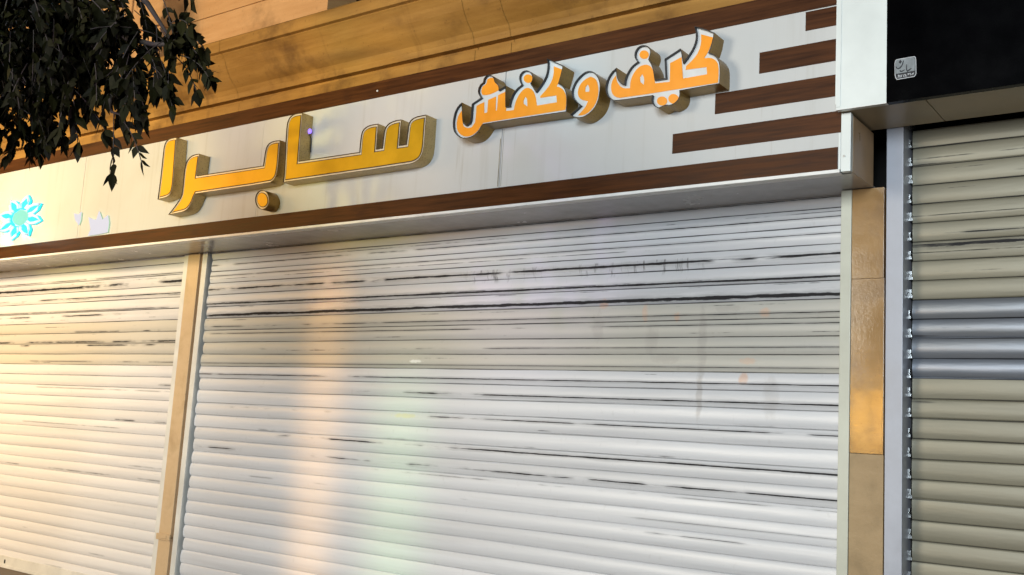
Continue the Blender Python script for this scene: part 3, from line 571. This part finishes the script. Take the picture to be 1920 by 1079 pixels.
# left
sh = thing('roller_shutter', (-10.5, YS, 0), 'closed cream roller shutter at far left, glowing warm under the emblem end of the sign', 'shutter', 'closed roller shutters')
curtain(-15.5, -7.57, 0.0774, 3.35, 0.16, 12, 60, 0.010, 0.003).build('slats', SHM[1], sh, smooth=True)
m = MB(); m.box(-7.560, -7.492, 5.360, YS+0.04, 0.11, 3.052); m.build('guide_rail', MT['rail'], sh, bevel=0.003)
m = MB(); m.box(-15.5, -7.66, YS-0.022, YS+0.02, 0.125, 0.222); m.box(-15.5, -7.66, YS-0.030, YS+0.02, 0.112, 0.136); m.build('bottom_bar', MT['rail'], sh, bevel=0.004)
MB().box(-9.92, -9.90, YS-0.026, YS-0.0225, 0.155, 0.19).build('lock_hole', MT['dark'], sh)
# right
sh = thing('roller_shutter', (0.0, YS, 0), 'closed tan roller shutter with shiny end clips, under the black sign box', 'shutter', 'closed roller shutters')
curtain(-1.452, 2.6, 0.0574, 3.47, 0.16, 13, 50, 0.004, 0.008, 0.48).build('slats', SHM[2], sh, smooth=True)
m = MB(); m.box(-1.551, -1.466, YP-0.004, YS+0.10, 0.11, 3.46); m.build('guide_rail', MT['rail_blue'], sh, bevel=0.004)
MB().box(-1.466, -1.445, YS+0.03, YS+0.04, 0.11, 3.5).build('guide_slot', MT['dark'], sh)  # dark strip, shade of the guide gap put into its colour
MB().box(-1.44, 2.6, YS-0.02, YS+0.02, 0.112, 0.17).build('bottom_bar', MT['rail'], sh, bevel=0.004)
lk = MB()
lk.box(-1.497, -1.452, YS-0.0170, YS+0.010, 0.005, 0.020); lk.box(-1.490, -1.458, YS-0.0120, YS+0.010, 0.020, 0.052)
lk.tube([(-1.476, YS-0.020, 0.036), (-1.476, YS-0.012, 0.036)], [0.006, 0.009], 8); lk.tube([(-1.463, YS-0.019, 0.030), (-1.463, YS-0.012, 0.030)], [0.004, 0.006], 8)
proto = None; rn = random.Random(5)
for k in range(0, 34):
    z = 0.0574+PI_*k
    if z < 0.15 or z > 3.45: continue
    if proto is None:
        for i, p in enumerate(lk.v): lk.v[i] = (p[0], p[1], p[2])
        proto = lk.build('end_clip', MT['steel'], sh, bevel=0.0015); o = proto
    else:
        o = proto.copy(); COL.objects.link(o); o.parent = sh
    o.location = (rn.uniform(-0.004, 0.004), rn.uniform(-0.002, 0.004), z+rn.uniform(-0.006, 0.006))
    o.rotation_euler = (rn.uniform(-0.25, 0.25), 0, 0) if False else (0, 0, 0)

# ---------------------------------------------------------------- pillars
pl = thing('stone_pillar', (-7.41, 5.35, 0.11), 'narrow peach stone pillar between the cream shutter and the wide grey shutter', 'pillar')
m = MB(); m.box(-7.490, -7.330, 5.350, YS+0.2, 0.665, 3.050); m.box(-7.490, -7.330, 5.352, YS+0.2, 0.11, 0.660); m.build('shaft', MT['tile_left'], pl, bevel=0.003)
m = MB(); m.box(-7.329, -7.308, 5.372, YS+0.1, 0.11, 3.04); m.build('side_groove', plain('groove_brown', (0.26, 0.15, 0.07), 0.7), pl)
m = MB(); m.box(-7.502, -7.322, 5.334, 5.349, 0.640, 0.690); m.box(-7.470, -7.36, 5.330, 5.3335, 0.652, 0.680); m.build('bracket', MT['tile_left'], pl, bevel=0.003)
pl = thing('stone_pillar', (-1.64, YP, 0.11), 'tan tiled stone pillar with glossy reflections between the grey shutter and tan shutter', 'pillar')
MB().box(-1.728, -1.563, YP, YS+0.2, 2.572, 3.050).build('tile', MT['tile'], pl, bevel=0.0008)
MB().box(-1.728, -1.560, YP+0.001, YS+0.2, 1.675, 2.5705).build('tile', MT['tile'], pl, bevel=0.0008)
MB().box(-1.728, -1.558, YP+0.002, YS+0.2, 0.11, 1.673).build('tile', MT['tile_low'], pl, bevel=0.002)
m = MB(); m.box(-1.62, -1.575, YS+0.12, YS+0.3, 3.051, 3.5); m.build('back_strip', MT['tile_low'], pl)

# ---------------------------------------------------------------- tree
tr = thing('street_tree', (-6.9, 2.0, 0.11), 'dark leafy tree hanging over the left end of the sign', 'tree')
m = MB()
m.tube([(-6.9, 2.0, 0.0), (-6.85, 2.02, 0.9), (-6.75, 2.0, 1.9), (-6.6, 2.05, 2.8), (-6.5, 2.1, 3.6), (-6.3, 2.1, 4.4), (-6.2, 2.2, 5.2)], [0.17, 0.14, 0.125, 0.115, 0.10, 0.07, 0.03], 12)
m.build('trunk', MT['bark'], tr, smooth=True)
limb = MB(); leaf = MB()
LIMBS = [[(-6.6, 2.05, 2.9), (-5.9, 2.1, 3.45), (-5.1, 2.15, 3.6), (-4.3, 2.2, 3.42), (-3.75, 2.2, 3.18), (-3.45, 2.2, 3.08), (-3.2, 2.22, 3.04)],
         [(-6.5, 2.1, 3.6), (-5.6, 2.3, 4.0), (-4.8, 2.35, 3.95), (-4.1, 2.3, 3.65), (-3.6, 2.25, 3.3), (-3.42, 2.25, 3.12)],
         [(-6.55, 2.05, 3.2), (-5.6, 2.4, 3.5), (-4.8, 2.45, 3.42), (-4.25, 2.4, 3.18), (-3.90, 2.3, 3.02), (-3.68, 2.2, 2.84)],
         [(-6.45, 2.1, 3.9), (-5.5, 2.3, 4.3), (-4.7, 2.4, 4.1), (-4.1, 2.4, 3.75), (-3.75, 2.3, 3.45), (-3.5, 2.2, 3.3)]]
for L in LIMBS: limb.tube(L, [0.040*(1-i/len(L))**1.4+0.003 for i in range(len(L))], 7)
LT = [(0, 0, 0), (0.18, 0.17, 0.01), (0.40, 0.23, 0.02), (0.72, 0.12, 0.012), (1.0, 0, -0.03), (0.72, -0.12, 0.012), (0.40, -0.23, 0.02), (0.18, -0.17, 0.01), (0.45, 0, 0.0), (0.75, 0, -0.008)]
LFc = [(0, 8, 2, 1), (8, 9, 3, 2), (9, 4, 3), (0, 7, 6, 8), (8, 6, 5, 9), (9, 5, 4)]
rl = random.Random(21)
def leaflet(p, d, ln):
    d = d.normalized(); s = d.cross(Vector((rl.uniform(-1, 1), rl.uniform(-1, 1), rl.uniform(-0.3, 0.3)))).normalized(); n = s.cross(d)
    wv = rl.uniform(0.8, 1.15)
    leaf.add([p+(d*a+s*b*wv+n*c)*ln for a, b, c in LT], LFc)
def spray(p, d, n=7, ln=0.075, span=0.24):
    """one drooping compound leaf: thin stalk with paired leaflets"""
    pts = [p]; d = d.normalized()
    for i in range(n):
        d = (d+Vector((0, 0, -0.10))).normalized()
        p = p+d*span/n; pts.append(p)
        if i:
            sd = d.cross(Vector((0, 1, 0.2))).normalized()
            for q in (-1, 1):
                if rl.random() < 0.9:
                    leaflet(p, d*0.75+sd*q*0.65+Vector((0, rl.uniform(-0.5, 0.5), -0.35)), ln*rl.uniform(0.7, 1.15))
    leaflet(p, d+Vector((0, 0, -0.4)), ln*1.15)
    limb.tube(pts, [0.0022]*len(pts), 4)
# leafy masses: centre, radii, number of sprays
for c, r, n in (((-4.75, 2.15, 3.50), (0.50, 0.45, 0.34), 190), ((-4.30, 2.15, 3.40), (0.36, 0.40, 0.30), 130), ((-4.32, 2.1, 3.16), (0.32, 0.35, 0.14), 110), ((-4.06, 2.15, 3.36), (0.18, 0.35, 0.20), 30),
                ((-3.98, 2.15, 3.16), (0.16, 0.32, 0.13), 22), ((-3.72, 2.2, 3.20), (0.15, 0.22, 0.10), 12), ((-3.56, 2.2, 3.10), (0.12, 0.18, 0.06), 8), ((-3.74, 2.2, 3.34), (0.10, 0.16, 0.10), 6),
                ((-3.40, 2.2, 3.08), (0.10, 0.16, 0.05), 7), ((-3.64, 2.2, 2.98), (0.10, 0.12, 0.04), 6), ((-4.05, 2.15, 2.99), (0.24, 0.2, 0.05), 20), ((-4.5, 2.1, 2.94), (0.28, 0.25, 0.08), 50), ((-4.35, 2.1, 2.88), (0.22, 0.2, 0.04), 14), ((-3.95, 2.15, 3.34), (0.22, 0.3, 0.2), 8), ((-3.84, 2.2, 2.93), (0.10, 0.15, 0.04), 8)):
    for i in range(n):
        while True:
            q = Vector((rl.uniform(-1, 1), rl.uniform(-1, 1), rl.uniform(-1, 1)))
            if q.length < 1: break
        p = Vector((c[0]+q.x*r[0], c[1]+q.y*r[1], c[2]+q.z*r[2]+0.04))
        spray(p, Vector((rl.uniform(-0.2, 1.0), rl.uniform(-0.5, 0.4), rl.uniform(-0.9, 0.15))), rl.choice((5, 6, 7)), rl.uniform(0.052, 0.072)*(1.2 if c[0] > -4.0 else 1.0), rl.uniform(0.15, 0.22)*(1.2 if c[0] > -4.0 else 1.0))
# the tips that stand out against the stone
for p, d, n in (((-3.26, 2.2, 3.00), (1, 0, -0.2), 7), ((-3.30, 2.2, 3.10), (1, 0, -0.15), 7), ((-3.46, 2.25, 3.14), (0.9, 0, -0.3), 7), ((-3.44, 2.2, 2.99), (0.8, 0, -0.4), 7), ((-3.56, 2.2, 2.95), (0.7, 0, -0.6), 6), ((-3.36, 2.2, 3.07), (1, 0, 0.05), 8), ((-3.30, 2.25, 3.04), (0.9, 0, -0.25), 8), ((-3.52, 2.2, 3.10), (0.8, 0, -0.6), 7), ((-3.60, 2.25, 3.02), (0.3, 0, -1), 6), ((-3.70, 2.2, 3.24), (0.8, 0, -0.35), 7), ((-3.29, 2.2, 3.00), (0.9, 0, -0.5), 7),
                ((-3.38, 2.2, 3.00), (0.6, 0, -0.8), 6), ((-3.58, 2.2, 2.78), (0.75, 0, -0.55), 6), ((-3.66, 2.2, 2.80), (0.25, 0, -1), 6), ((-3.44, 2.2, 3.29), (0.6, 0, -0.7), 5), ((-3.42, 2.2, 3.33), (1, 0, -0.3), 5), ((-4.4, 2.1, 2.92), (0.1, 0, -1), 6)):
    spray(Vector(p), Vector(d), n, 0.068, 0.22)
for a, b in (((-3.68, 2.2, 2.84), (-3.58, 2.2, 2.78)), ((-3.75, 2.2, 3.18), (-3.52, 2.2, 3.10)), ((-3.42, 2.25, 3.12), (-3.36, 2.2, 3.00)), ((-3.68, 2.2, 2.84), (-3.66, 2.2, 2.80))):
    a, b = Vector(a), Vector(b); limb.tube([a, a.lerp(b, 0.5)+Vector((0.01, 0, 0.01)), b], [0.005, 0.004, 0.002], 5)
limb.build('limb', MT['bark'], tr, smooth=True)
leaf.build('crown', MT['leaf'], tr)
